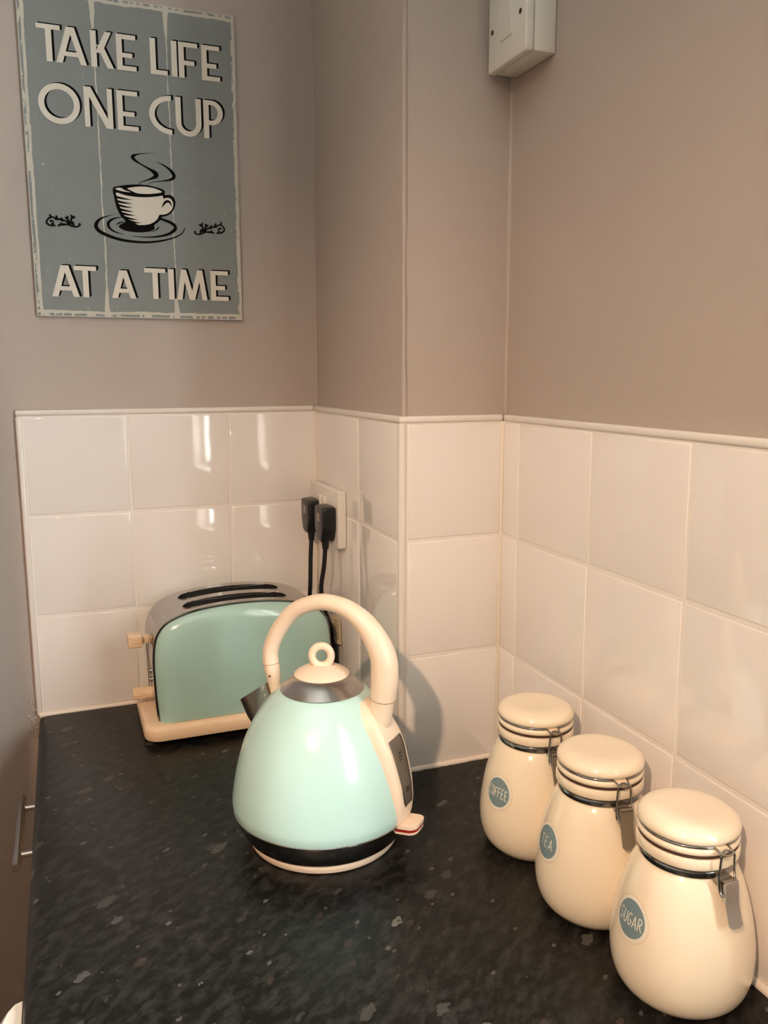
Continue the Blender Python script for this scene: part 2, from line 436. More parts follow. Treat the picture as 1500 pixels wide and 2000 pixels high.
for z0, z1 in rows:
    for a, b in ((XL + TR, XJ1), (XJ1, XJ2), (XJ2, X1)): tile(wall_back, ('y', 0.0), a, b, z0, z1)
    for a, b in ((-0.002, -0.2155), (-0.2155, Y1 + TR)): tile(wall_pillar, ('x', X1), a, b, z0, z1)
    tile(wall_pillar, ('y', Y1), X1 + TR, X2, z0, z1)
    ys = [Y1 - 0.001, -0.4133] + [-0.4133 - 0.152 * i for i in range(1, 4)] + [WIN[1] + 0.012]
    for a, b in zip(ys, ys[1:]): tile(wall_right, ('x', X2), a, b, z0, z1)
G0 = 0.0009
box('grout', XL + 0.003, X1, G0, TT, 0.0, ZT - 0.003, GROUT, wall_back)
box('grout', X1 + G0, X1 + TT + 0.004, Y1 + 0.004, 0.0, 0.0, ZT - 0.003, GROUT, wall_pillar)
box('grout', X1 + 0.004, X2, Y1 + G0, Y1 + TT + 0.004, 0.0, ZT - 0.003, GROUT, wall_pillar)
box('grout', X2 + G0, X2 + TT, WIN[1] + 0.004, Y1, 0.0, ZT - 0.003, GROUT, wall_right)
# trims
n_trim = [0]
def trim(x0, x1, y0, y1, z0, z1, m=TRIMM, bev=0.003):
    n_trim[0] += 1
    return struct(box('trim_%d' % n_trim[0], x0, x1, y0, y1, z0, z1, m, None, bev, 3))
PR = -0.0016
trim(XL, X1 - 0.001, PR, TT + 0.0005, ZT - TR, ZT)
trim(XL, XL + TR, PR, TT + 0.0005, 0.0, ZT - TR)
trim(X1 + PR, X1 + TT + 0.0005, Y1 + 0.0005, 0.0, ZT - TR, ZT)
trim(X1 + PR, X2, Y1 + PR, Y1 + TT + 0.0005, ZT - TR, ZT)
trim(X1 + PR, X1 + TR, Y1 + PR, Y1 + TR, 0.0, ZT - TR + 0.001, TRIMM, 0.0035)
trim(X2 + PR, X2 + TT + 0.0005, WIN[1] + 0.004, Y1 + PR, ZT - TR, ZT)
# vertical grout beads in the inner corners and painted beads above
trim(X1 - 0.003, X1 + 0.002, -0.003, 0.002, 0.0, ZT - TR, CAULK, 0.002)
trim(X2 - 0.003, X2 + 0.002, Y1 - 0.003, Y1 + 0.002, 0.0, ZT - TR, CAULK, 0.002)
def vbead(cx, cy, z0, z1, r, m, wob=0.0008):
    n_trim[0] += 1; mb = MB(); P = []; z = z0
    while z < z1 + 1e-6:
        P.append((cx + random.uniform(-wob, wob), cy + random.uniform(-wob, wob), z)); z += (z1 - z0) / 30
    tube(mb, P, [r * random.uniform(0.85, 1.15) for _ in P], 8); return mb.build('trim_%d' % n_trim[0], m, None, 60, None, 'structure')
vbead(X2 + TT + 0.001, Y1 + TT + 0.001, ZT, CEIL, 0.0048, PAINT)
vbead(X1 + TT + 0.001, Y1 + TT + 0.0015, ZT, CEIL, 0.0034, PAINT, 0.0003)
vbead(X1 + TT + 0.001, TT + 0.001, ZT, CEIL, 0.0022, PAINT, 0.0004)
# sealant bead where tiles meet the worktop
def bead(p0, p1, r=0.0042):
    n_trim[0] += 1; mb = MB()
    P = [Vector(p0).lerp(Vector(p1), i / 24) for i in range(25)]
    P = [(p.x + random.uniform(-.0004, .0004), p.y + random.uniform(-.0004, .0004), p.z) for p in P]
    tube(mb, P, [r * random.uniform(0.9, 1.12) for _ in P], 10); return mb.build('trim_%d' % n_trim[0], CAULK, None, 60, None, 'structure')
bead((XL + 0.004, -0.0005, 0.001), (X1, -0.0005, 0.001)); bead((X1 - 0.0005, 0, 0.001), (X1 - 0.0005, Y1, 0.001))
bead((X1, Y1 - 0.0005, 0.001), (X2, Y1 - 0.0005, 0.001)); bead((X2 - 0.0005, Y1, 0.001), (X2 - 0.0005, WIN[1], 0.001))
# rough filler crumbs left by the worktop corner, down the edge of the trim
n_trim[0] += 1
bm = bmesh.new()
for i in range(48):
    s = random.uniform(0.0010, 0.0028); z = random.uniform(-0.035, 0.03)
    x = XL - 0.002 - abs(random.gauss(0, 0.005)) * (1.2 - (z + 0.035) * 9 if z > 0 else 1.0)
    r = bmesh.ops.create_icosphere(bm, subdivisions=1, radius=s)
    for v in r['verts']: v.co = Vector((v.co.x * random.uniform(.7, 1.3) + x, v.co.y * 0.6 + TT - 0.001, v.co.z * random.uniform(.7, 1.6) + z))
o = bm_obj('trim_%d' % n_trim[0], bm, PAINT, None, 50); o['kind'] = 'structure'

# ------------------------------------------------------------------ worktop and what is below it
WF = -0.0925
prof = []
for i in range(9):
    a = math.radians(90 + 90 * i / 8); prof.append((WF + 0.014 + 0.014 * math.cos(a), -0.014 + 0.014 * math.sin(a)))
for i in range(5):
    a = math.radians(180 + 90 * i / 4); prof.append((WF + 0.008 + 0.008 * math.cos(a), -0.031 + 0.008 * math.sin(a)))
outline = [(X2 + 0.0, 0.0)] + prof + [(X2 + 0.0, -0.039)]
wt = bm_obj('worktop', prism_mesh(outline, -2.9, -0.0005), WORKTOP)
tag(wt, 'black speckled laminate kitchen worktop with rolled front edge', 'worktop')

unit = thing('drawer_unit', 'kitchen drawer unit with steel bar handle under the worktop', 'cabinet', (0.2, -0.295, FLOOR))
dz = -FLOOR
box('carcass', -0.262, 0.14, -0.30, 0.290, 0.10, dz - 0.040, CABINET, unit, 0.001)
box('plinth', -0.222, 0.13, -0.30, 0.290, 0.0, 0.10, CABINET, unit)
for i, (a, b) in enumerate(((dz - 0.19, dz - 0.044), (dz - 0.47, dz - 0.194), (0.104, dz - 0.474))):
    d = box('drawer_front', -0.281, -0.2625, -0.298, 0.289, a, b, CABINET, unit, 0.002)
    hz = (b - 0.042) if i else dz - 0.092
    if i: continue
    h = MB(); yc = 0.125
    tube(h, [(-0.319, yc - 0.093, hz), (-0.319, yc + 0.093, hz)], 0.0058, 20)
    for s in (-0.062, 0.062): tube(h, [(-0.281, yc + s, hz), (-0.318, yc + s, hz)], 0.0045, 14)
    h.build('bar_handle', STEEL, d, 40)
ap = thing('kitchen_appliance', 'white kitchen appliance with rounded edge beneath the worktop', 'appliance', (0.17, -0.8835, FLOOR))
box('housing', -0.2635, 0.30, -0.28, 0.28, 0.02, dz - 0.041, WHITEAP, ap, 0.006)
o5 = [(-0.2640, -0.282), (-0.2640, 0.282), (-0.272, 0.280), (-0.279, 0.272), (-0.2835, 0.260), (-0.2845, 0.245), (-0.2845, -0.245), (-0.2835, -0.260), (-0.279, -0.272), (-0.272, -0.280)]
mb = MB(); n = len(o5)
mb.v = [(x, y, z) for z in (0.05, dz - 0.024, dz - 0.018) for x, y in ([(x, y) for x, y in o5] if z < dz - 0.02 else [(-0.2640 + (x + 0.2640) * 0.75, y * 0.99) for x, y in o5])]
mb.f = [tuple(range(n)), tuple(range(2 * n, 3 * n))] + [(k * n + i, k * n + (i + 1) % n, (k + 1) * n + (i + 1) % n, (k + 1) * n + i) for k in (0, 1) for i in range(n)]
mb.mi = [0] * len(mb.f); mb.build('front_panel', WHITEAP, ap, 40)
box('foot', -0.20, -0.16, -0.24, -0.20, 0.0, 0.021, BLACK, ap); box('foot', -0.20, -0.16, 0.20, 0.24, 0.0, 0.021, BLACK, ap)
box('foot', 0.20, 0.24, -0.24, -0.20, 0.0, 0.021, BLACK, ap); box('foot', 0.20, 0.24, 0.20, 0.24, 0.0, 0.021, BLACK, ap)

# ------------------------------------------------------------------ kettle
KC = (0.2197, -0.4707); KPHI = math.radians(-47)
KP = [(0.0405, 0.1004), (0.0450, 0.1014), (0.052, 0.1018), (0.070, 0.0993), (0.085, 0.0964), (0.1008, 0.0924), (0.115, 0.0877), (0.1277, 0.0820), (0.139, 0.0764), (0.149, 0.0700), (0.158, 0.0632), (0.1665, 0.0552), (0.172, 0.0492), (0.1745, 0.0450)]
def kr(z): return lerp_tab(KP, z)
kb = thing('power_stand', 'round cream power base on the worktop under the mint kettle', 'kettle base', (*KC, 0.0), KPHI)
mb = MB()
revolve(mb, [(0.060, 0.0), (0.080, 0.0002), (0.0828, 0.0015), (0.0842, 0.005), (0.0852, 0.0085), (0.0848, 0.0098), (0.082, 0.0102), (0.05, 0.0102)], 96)
mb.build('base_disc', CREAM, kb, 40)
kt = thing('kettle', 'mint green pyramid kettle with cream hoop handle', 'kettle', (*KC, 0.0103), KPHI)
K0 = -0.0103
mb = MB(); S = catmull([(r, z + K0) for z, r in KP], 4)
revolve(mb, [(0.0975, 0.0398 + K0), (0.0995, 0.0400 + K0)] + S + [(0.0425, 0.1750 + K0), (0.03, 0.1750 + K0)], 128)
kbody = mb.build('body', MINT_K, kt, 45)
mb = MB()
revolve(mb, catmull([(0.0810, 0.0002), (0.0868, 0.0012), (0.0915, 0.0070), (0.0962, 0.0155), (0.0988, 0.0245), (0.0996, 0.0290)], 5), 128)
mb.build('base_band', DARKSTEEL, kt, 45)
mb = MB(); revolve(mb, [(0.0985, 0.0284), (0.1005, 0.0286), (0.1010, 0.0294), (0.1004, 0.0301), (0.0985, 0.0301)], 128)
mb.build('rim_ring', CHROME, kt, 50)
# lid: steel cone, cream dome, ring knob
lid = MB()
revolve(lid, [(0.0445, 0.1738 + K0), (0.0462, 0.1742 + K0), (0.0464, 0.1752 + K0), (0.0455, 0.1762 + K0), (0.0385, 0.1830 + K0), (0.0308, 0.1903 + K0), (0.028, 0.1905 + K0)], 96)
lid = lid.build('lid', STEEL, kt, 40)
mb = MB(); revolve(mb, [(0.0294, 0.1890 + K0), (0.0305, 0.1898 + K0), (0.0306, 0.1910 + K0), (0.0292, 0.1925 + K0), (0.0240, 0.1955 + K0), (0.0165, 0.1985 + K0), (0.008, 0.2002 + K0), (0.0005, 0.2006 + K0)], 80)
mb.build('lid_dome', CREAM, lid, 45)
mb = MB(); RK = math.radians(24)
P = [(0.0106 * math.cos(a) * math.cos(RK), 0.0106 * math.cos(a) * math.sin(RK), 0.2108 + K0 + 0.0112 * math.sin(a)) for a in [2 * PI * i / 40 for i in range(40)]]
tube(mb, P, 0.0042, 14, closed=True); mb.build('lid_knob', CREAM, lid, 60)
# handle hoop (in the local xz plane; +x is the rear)
HP = [(-0.0610, 0.155, 0.0088), (-0.0636, 0.1760, 0.0091), (-0.0672, 0.2045, 0.0091), (-0.0549, 0.2335, 0.0089), (-0.0342, 0.2575, 0.0088), (-0.0104, 0.2692, 0.0090), (0.0090, 0.2725, 0.0092), (0.0316, 0.2685, 0.0099),
      (0.0519, 0.2566, 0.0115), (0.0664, 0.2398, 0.0131), (0.0763, 0.2191, 0.0144), (0.0772, 0.1953, 0.0147), (0.0753, 0.1742, 0.0136)]
S = catmull(HP, 7); cut = 11
hm = MB(); tube(hm, [(x, 0, z + K0) for x, z, r in S[cut:]], [r for _, _, r in S[cut:]], 28)
handle = hm.build('handle', CREAM, kt, 60)
mb = MB(); tube(mb, [(x, 0, z + K0) for x, z, r in S[:cut + 1]], [r * (0.62 + 0.36 * min(1, i / cut * 1.25)) if i < cut - 1 else r * 0.975 for i, (x, z, r) in enumerate(S[:cut + 1])], 24)
mb.build('handle_front_mount', CREAM, kt, 60)
mb = MB(); q = S[cut - 3]
bm = bmesh.new(); bmesh.ops.create_icosphere(bm, subdivisions=2, radius=0.0014)
bmesh.ops.translate(bm, verts=bm.verts, vec=(q[0] + 0.001, -q[2] * 0.96, q[1] + K0)); bm_obj('screw', BLACK, bm and bm, kt) if False else bm_obj('screw', bm, BROWN, handle)
mb = MB(); C2 = catmull([(0.0754, 0.1752, 0.0128), (0.0740, 0.1660, 0.0128), (0.0722, 0.1580, 0.0134), (0.0700, 0.1500, 0.0140), (0.0665, 0.1400, 0.0120)], 5)
tube(mb, [(x, 0, z + K0) for x, z, r in C2], [r for _, _, r in C2], 28); mb.build('handle_rear_mount', CREAM, kt, 60)
# fine seams where the hoop meets its mounts
for (a, b) in ((S[cut], S[cut + 1]), (S[-1], S[-2])):
    t = Vector((b[0] - a[0], 0, b[1] - a[1])).normalized(); u = Vector((0, 1, 0)); w_ = t.cross(u); rr = a[2] * 1.004
    mb = MB(); tube(mb, [tuple(Vector((a[0], 0, a[1] + K0)) + (u * math.cos(q) + w_ * math.sin(q)) * rr) for q in [2 * PI * i / 32 for i in range(32)]], 0.00035, 5, closed=True)
    mb.build('seam', SEAM, handle, 60)
# rear panel with the water window
OUT = [(0.042, 0.1022), (0.048, 0.1040), (0.062, 0.1050), (0.083, 0.1026), (0.103, 0.0978), (0.122, 0.0924), (0.138, 0.0852), (0.150, 0.0776), (0.160, 0.0692), (0.168, 0.0585)]
HWB = [(0.040, 0.0165), (0.07, 0.0205), (0.10, 0.0240), (0.13, 0.0260), (0.15, 0.0240), (0.160, 0.0195), (0.168, 0.0100)]   # half width on the body
HWF = [(0.040, 0.0140), (0.07, 0.0170), (0.10, 0.0190), (0.13, 0.0195), (0.15, 0.0175), (0.160, 0.0130), (0.168, 0.0050)]   # half width of the rear face
mb = MB(); nz = 40; rowsP = []
for i in range(nz + 1):
    z = 0.0410 + (0.1690 - 0.0410) * i / nz
    rb = kr(z); out = lerp_tab(OUT, z); hb = lerp_tab(HWB, z); hf = lerp_tab(HWF, z)
    row = []
    def on_body(y, dr): return math.sqrt(max((rb + dr) ** 2 - y * y, 1e-6))
    row.append((on_body(hb, -0.004), -hb)); row.append((on_body(hb, 0.0012), -hb))
    row.append((on_body(hb, 0.0012) * 0.5 + out * 0.5 - 0.0002, -(hb * 0.62 + hf * 0.38)))
    row.append((out - 0.0022, -hf - 0.0012)); row.append((out - 0.0006, -hf + 0.0004)); row.append((out, -hf + 0.0026))
    row.append((out + 0.0006, 0.0))
    row += [(x, -y) for x, y in reversed(row[:-1])]
    rowsP.append([(x, y, z + K0) for x, y in row])
m_ = len(rowsP[0]); mb.v = [p for r in rowsP for p in r]
for i in range(nz):
    for j in range(m_ - 1):
        a = i * m_ + j; mb.f.append((a, a + 1, a + 1 + m_, a + m_)); mb.mi.append(0)
mb.f.append(tuple(range(m_))); mb.mi.append(0); mb.f.append(tuple(nz * m_ + j for j in range(m_))); mb.mi.append(0)
panel = mb.build('rear_panel', CREAM, kt, 50)
mb = MB(); ft = MB(); za, zb = 0.0600, 0.1320; k = 24; V = []
for i in range(k + 1):
    t = i / k; z = za + (zb - za) * t
    hw = 0.0086 + 0.0052 * t
    if t > 0.93: hw *= 1 - (t - 0.93) * 1.2
    if t < 0.06: hw *= 0.75 + t * 4
    xo = lerp_tab(OUT, z) + 0.0009
    V += [(xo - 0.0003, -hw, z + K0), (xo, 0, z + K0), (xo - 0.0003, hw, z + K0)]
mb.v = V
for i in range(k):
    for j in (0, 1): a = 3 * i + j; mb.f.append((a, a + 1, a + 4, a + 3)); mb.mi.append(0)
winp = mb.build('water_window', WINDOWK, panel, 50)
mb = MB()
for s in (-1, 1):
    tube(mb, [(V[3 * i + (1 + s)][0] + 0.0002, V[3 * i + (1 + s)][1] + s * 0.0004, V[3 * i + (1 + s)][2]) for i in range(k + 1)], 0.0009, 6)
mb.build('window_bezel', DARKSTEEL, panel, 50)
# small printed level marks on the window
mb = MB()
for zc, wd in ((0.116, 0.006), (0.1125, 0.005), (0.109, 0.006), (0.0785, 0.006), (0.075, 0.005)):
    x = lerp_tab(OUT, zc) + 0.0013
    for s in (-1, 1):
        tube(mb, [(x, s * 0.0015 - wd / 2 * 0.5, zc + K0), (x, s * 0.0015 + wd / 2 * 0.5, zc + K0 + 0.0006)], 0.0004, 5)
mb.build('level_marks', BLACK, winp, 50)['kind'] = 'stuff'
# rocker switch sticking out of the back of the base
mb = MB()
def paddle(mb, z0, z1, x0, x1, hw, mi=0):
    o = rrect(x0, x1, -hw, hw, 0.009, 6); n = len(o)
    mb.add([(x, y, z0 + (x - x0) * 0.10) for x, y in o] + [(x, y, z1 + (x - x0) * 0.10) for x, y in o],
           [tuple(range(n)), tuple(range(n, 2 * n))] + [(i, (i + 1) % n, n + (i + 1) % n, n + i) for i in range(n)], mi)
paddle(mb, 0.0360 + K0, 0.0395 + K0, 0.090, 0.1205, 0.0150)
sw = mb.build('switch', CREAM, kt, 40)
mb = MB(); paddle(mb, 0.0322 + K0, 0.0360 + K0, 0.090, 0.1196, 0.0144); mb.build('switch_red_edge', RED, sw, 40)
mb = MB(); paddle(mb, 0.0300 + K0, 0.0322 + K0, 0.088, 0.1200, 0.0148); mb.build('switch_lower_lip', CREAM, sw, 40)
# spout
mb = MB(); n = 40; rings = []
def sring(cx, cz, rx, ry, tilt):
    return [(cx + rx * math.cos(a) * math.cos(tilt), ry * math.sin(a) * (1 - 0.18 * math.cos(a)), cz - rx * math.cos(a) * math.sin(tilt) * -1) for a in [2 * PI * i / n for i in range(n)]]
levels = [(-0.070, 0.105, 0.014, 0.011, 0.0), (-0.0815, 0.130, 0.0175, 0.0135, 0.30), (-0.0885, 0.1560, 0.0225, 0.0165, 0.62)]
inner = [(-0.0885, 0.1563, 0.0213, 0.0153, 0.62), (-0.075, 0.132, 0.0145, 0.0115, 0.10)]
for l in levels + inner: rings.append(sring(l[0], l[1] + K0, l[2], l[3], l[4]))
mb.v = [p for r in rings for p in r]
for j in range(len(rings) - 1):
    for i in range(n):
        a = j * n + i; b = j * n + (i + 1) % n; mb.f.append((a, b, b + n, a + n)); mb.mi.append(0)
mb.f.append(tuple((len(rings) - 1) * n + i for i in range(n))); mb.mi.append(0)
mb.build('spout', STEEL, kt, 40)

# ------------------------------------------------------------------ toaster
TX = 0.197
to = thing('toaster', 'mint green two-slot toaster with chrome top and cream base', 'toaster', (TX, -0.098, 0.0))
HALF = [(0.1245, 0.028), (0.1270, 0.060), (0.1280, 0.090), (0.1285, 0.115), (0.1270, 0.137), (0.1225, 0.155), (0.1120, 0.1690), (0.0960, 0.1780), (0.0750, 0.1845), (0.0500, 0.1885), (0.0250, 0.1905), (0.0, 0.1912)]
def arch(off=0.0, zb=0.028):
    h = catmull(HALF, 4)
    pts = []
    for i, (x, z) in enumerate(h):
        a = h[max(i - 1, 0)]; b = h[min(i + 1, len(h) - 1)]
        tx, tz = b[0] - a[0], b[1] - a[1]; l = math.hypot(tx, tz)
        pts.append((x + tz / l * off, max(z - tx / l * off, zb)))
    pts[-1] = (0.0, h[-1][1] + off)
    return pts + [(-x, z) for x, z in reversed(pts[:-1])]
YF, YR = -0.060, 0.054              # chrome shell, local y
bm = prism_mesh(arch(0.0024), YF, YR)
shell_me = bpy.data.meshes.new('shell'); bm.to_mesh(shell_me); bm.free()
shell_me.materials.append(CHROME); shell_me.materials.append(BLACKHOLE)
tmp = bpy.data.objects.new('tmp_shell', shell_me); COL.objects.link(tmp)
for ys, ye in ((-0.0470, -0.0150), (0.0035, 0.0365)):
    cutb = bmesh.new()
    o2 = rrect(-0.083, 0.070, ys, ye, (ye - ys) / 2 - 0.0002, 8)
    va = [cutb.verts.new((x, y, 0.075)) for x, y in o2]; vb = [cutb.verts.new((x, y, 0.26)) for x, y in o2]
    cutb.faces.new(list(reversed(va))); cutb.faces.new(vb)
    for i in range(len(va)): cutb.faces.new((va[i], va[(i + 1) % len(va)], vb[(i + 1) % len(va)], vb[i]))
    bmesh.ops.recalc_face_normals(cutb, faces=cutb.faces)
    for f in cutb.faces: f.material_index = 1
    cm = bpy.data.meshes.new('tmp_cut'); cutb.to_mesh(cm); cutb.free(); cm.materials.append(CHROME); cm.materials.append(BLACKHOLE)
    co = bpy.data.objects.new('tmp_cut', cm); COL.objects.link(co)
    md = tmp.modifiers.new('b', 'BOOLEAN'); md.operation = 'DIFFERENCE'; md.object = co; md.solver = 'EXACT'
dg = bpy.context.evaluated_depsgraph_get(); dg.update()
sm = bpy.data.meshes.new_from_object(tmp.evaluated_get(dg))
for o in [o for o in bpy.data.objects if o.name.startswith('tmp_')]: bpy.data.objects.remove(o, do_unlink=True)
for p_ in sm.polygons:
    cx, cy, cz_ = p_.center
    inside = any(a - 1e-4 <= cy <= b + 1e-4 for a, b in ((-0.0470, -0.0150), (0.0035, 0.0365))) and -0.0832 <= cx <= 0.0702
    p_.material_index = 1 if inside and 0.07 < cz_ < 0.19 and abs(p_.normal.z) < 0.3 or (inside and cz_ < 0.08) else 0
sm.name = 'shell'; finish(sm, 30); shell = link('shell', sm, to)
# thin chrome rims round the slots
for ys, ye in ((-0.0470, -0.0150), (0.0035, 0.0365)):
    mb = MB(); A = arch(0.0024)
    def top_z(x):
        for (a, za_), (b, zb_) in zip(A, A[1:]):
            if a >= x >= b and za_ > 0.1: return za_ + (zb_ - za_) * (x - a) / (b - a)
        return 0.19
    P = [(x, y, top_z(x) + 0.0002) for x, y in rrect(-0.083, 0.070, ys, ye, (ye - ys) / 2 - 0.0002, 8)]
    tube(mb, P, 0.0007, 6, closed=True); mb.build('slot_rim', CHROME, shell, 60)
    # bread guide wires inside the slot
    mb = MB()
    for i in range(7):
        x = -0.068 + 0.021 * i
        tube(mb, [(x, ye - 0.004, 0.08), (x, ye - 0.004, 0.174)], 0.0008, 5)
    mb.build('bread_guide', STEEL, shell, 60)
# domed mint side panels
def side_panel(name, y_in, y_out, sgn):
    mb = MB(); A = arch(-0.0005, 0.028); n = len(A); cx, cz = 0.0, 0.085
    levels = [(0.0, 0.0), (0.0, 0.30), (0.012, 0.46), (0.045, 0.66), (0.09, 0.84), (0.14, 0.95), (0.19, 1.0), (0.35, 1.04), (0.7, 1.06)]
    for s, d in levels:
        y = y_in + (y_out - y_in) * d
        for x, z in A:
            zz = cz + (z - cz) * (1 - s) if z > cz else z + (cz - z) * s * 0.25
            mb.v.append((x * (1 - s), y, zz))
    for j in range(len(levels) - 1):
        for i in range(n):
            a = j * n + i; b = j * n + (i + 1) % n; mb.f.append((a, b, b + n, a + n)); mb.mi.append(0)
    mb.f.append(tuple((len(levels) - 1) * n + i for i in range(n))); mb.mi.append(0)
    return mb.build(name, MINT, to, 40)
side_panel('side_panel', YF, YF - 0.0150, -1)
side_panel('side_panel', YR, YR + 0.0125, 1)
# dark gap line round the front panel
mb = MB(); tube(mb, [(x, YF - 0.0004, z) for x, z in arch(0.0002, 0.03)], 0.0006, 6); mb.build('panel_seal', BLACK, to, 60)
# base tray
bm = bmesh.new()
o3 = rrect(-0.1475, 0.1455, -0.0845, 0.0805, 0.022, 8); n = len(o3); lv = [(0.0080, 0.004), (0.0092, 0.0012), (0.013, 0.0), (0.024, 0.0006), (0.0280, 0.0030), (0.0298, 0.0075), (0.0300, 0.012)]
mb = MB()
for z, ins in lv:
    for x, y in o3: mb.v.append((x * (1 - ins / 0.15), y * (1 - ins / 0.085), z))
for j in range(len(lv) - 1):
    for i in range(n): a = j * n + i; b = j * n + (i + 1) % n; mb.f.append((a, b, b + n, a + n)); mb.mi.append(0)
mb.f.append(tuple(range(n))); mb.mi.append(0); mb.f.append(tuple((len(lv) - 1) * n + i for i in range(n))); mb.mi.append(0)
bm.free(); mb.build('base', CREAM2, to, 40)
for sx in (-0.115, 0.115):
    for sy in (-0.055, 0.052):
        mb = MB(); revolve(mb, [(0.009, 0.0), (0.010, 0.002), (0.010, 0.0085)], 20, (sx, sy)); mb.build('foot', BLACK, to, 40)
# lever and dial on the left end
lv_ = box('lever', -0.1585, -0.1385, -0.0020, 0.0280, 0.1220, 0.1400, CREAM2, to, 0.002)
for i in range(5): box('grip_rib', -0.1580, -0.1390, -0.0030, -0.0018, 0.1243 + i * 0.0033, 0.1258 + i * 0.0033, CREAM2, lv_)
box('lever_stem', -0.1390, -0.1270, 0.006, 0.018, 0.1255, 0.1365, CREAM2, lv_, 0.001)
mb = MB(); tube(mb, [(-0.1310, 0.012, 0.045), (-0.1320, 0.012, 0.126)], 0.0006, 6); mb.build('lever_track', BROWN, to)
mb = MB(); tube(mb, [(-0.1275, 0.012, 0.0475), (-0.1365, 0.012, 0.0475)], 0.0092, 26); tube(mb, [(-0.1360, 0.012, 0.0475), (-0.1550, 0.012, 0.0475)], 0.0082, 26)
dial = mb.build('dial', CREAM2, to, 40)
for i in range(14):
    a = 2 * PI * i / 14; mb = MB(); y, z = 0.012 + 0.0083 * math.cos(a), 0.0475 + 0.0083 * math.sin(a)
    tube(mb, [(-0.1375, y, z), (-0.1545, y, z)], 0.0009, 5); mb.build('grip_rib', CREAM2, dial, 60)
for z in (0.076, 0.089):
    mb = MB(); tube(mb, [(-0.1265, -0.012, z), (-0.1325, -0.012, z)], 0.0042, 16); mb.build('button', STEEL, to, 40)
box('end_panel', 0.1275, 0.1335, -0.050, 0.045, 0.030, 0.150, BLACK, to, 0.003)

# ------------------------------------------------------------------ double socket and plugs
so = thing('double_socket', 'white double wall socket with two black plugs in it', 'socket', (X1, -0.088, 0.302))
SD = 0.0135
box('face_plate', -SD, -0.0005, -0.073, 0.073, -0.043, 0.043, WHITE, so, 0.0018, 3)
for y in (-0.0095, 0.0095 + 0.0):
    s = box('rocker_switch', -SD - 0.0045, -SD + 0.001, y - 0.0055, y + 0.0055, 0.0100, 0.0290, WHITE, so, 0.0015)
for y in (-0.061, 0.061):
    mb = MB(); tube(mb, [(-SD - 0.0004, y, 0.0), (-SD + 0.002, y, 0.0)], 0.0032, 14); mb.build('screw', STEEL, so, 40)
def plug(yc, label, path):
    p = thing('power_plug', label, 'plug', (X1 - SD, yc, 0.2945), 0.0, 'black plugs in the double socket')
    o4 = [(-0.0235, 0.027), (0.0235, 0.027), (0.0235, -0.006), (0.0150, -0.024), (0.0075, -0.0285), (-0.0075, -0.0285), (-0.0150, -0.024), (-0.0235, -0.006)]
    bm = bmesh.new()
    a = [bm.verts.new((-0.0005, y, z)) for y, z in o4]; b = [bm.verts.new((-0.0215, y * 0.93, z * 0.95)) for y, z in o4]
    bm.faces.new(a); bm.faces.new(list(reversed(b)))
    for i in range(8): bm.faces.new((a[i], a[(i + 1) % 8], b[(i + 1) % 8], b[i]))
    bmesh.ops.recalc_face_normals(bm, faces=bm.faces)
    bmesh.ops.bevel(bm, geom=bm.edges[:], offset=0.0034, segments=3, profile=0.5, affect='EDGES')
    bm_obj('plug_body', bm, BLACK, p, 40)
    box('fuse_label', -0.0219, -0.0212, -0.006, 0.006, 0.004, 0.016, FUSE, p)
    mb = MB(); tube(mb, [(-0.011, 0, -0.026), (-0.011, 0, -0.040)], [0.0062, 0.0048], 16); mb.build('strain_relief', BLACK, p, 40)
    mb = MB(); o = Vector(p.location)
    tube(mb, [tuple(Vector(q) - o) for q in catmull([(X1 - SD - 0.011, yc, 0.2945 - 0.036)] + path, 8)], 0.0036, 12)
    mb.build('cable', BLACK, p, 60)
    return p
plug(-0.0555, 'black plug in the socket half beside the back wall, cord behind toaster', [(0.3278, -0.0545, 0.225), (0.3268, -0.0540, 0.185), (0.329, -0.040, 0.14), (0.3395, -0.012, 0.08), (0.3400, -0.012, 0.02), (0.335, -0.014, 0.005), (0.31, -0.0085, 0.005)])
plug(-0.1310, 'black plug in the outer socket half, cord dropping beside toaster', [(0.3275, -0.129, 0.228), (0.3242, -0.123, 0.190), (0.3320, -0.116, 0.155), (0.3455, -0.110, 0.110), (0.3480, -0.120, 0.050), (0.3470, -0.150, 0.010), (0.330, -0.21, 0.0042), (0.30, -0.27, 0.0042), (0.275, -0.335, 0.0042), (0.262, -0.385, 0.0042), (0.2585, -0.394, 0.0055)])
# paper tag on the cord
tg = thing('cord_tag', 'small cream printed paper tag hanging beside the toaster', 'tag', (0.3490, -0.120, 0.124), 0.0)
mb = MB()
q = [(-0.0030, 0.018, 0.018), (0.0012, -0.0135, 0.021), (0.0020, -0.0165, -0.022), (-0.002, -0.000, -0.024), (-0.0030, 0.012, -0.01)]
mb.add(q + [(x + 0.0006, y, z) for x, y, z in q], [(0, 1, 2, 3, 4), (9, 8, 7, 6, 5)] + [(i, (i + 1) % 5, 5 + (i + 1) % 5, 5 + i) for i in range(5)])
mb.build('tag_card', PAPER, tg, 0)
mb = MB()
for i in range(7):
    z = 0.013 - i * 0.0045; x = -0.0012 + i * 0.0001
    for a, b in ((0.004, -0.001), (-0.003, -0.009)):
        tube(mb, [(x - 0.0008 - a * 0.12, a, z), (x - 0.0008 - b * 0.12, b, z + 0.0004)], 0.0004, 4)
mb.build('tag_print', BROWN, tg, 0)

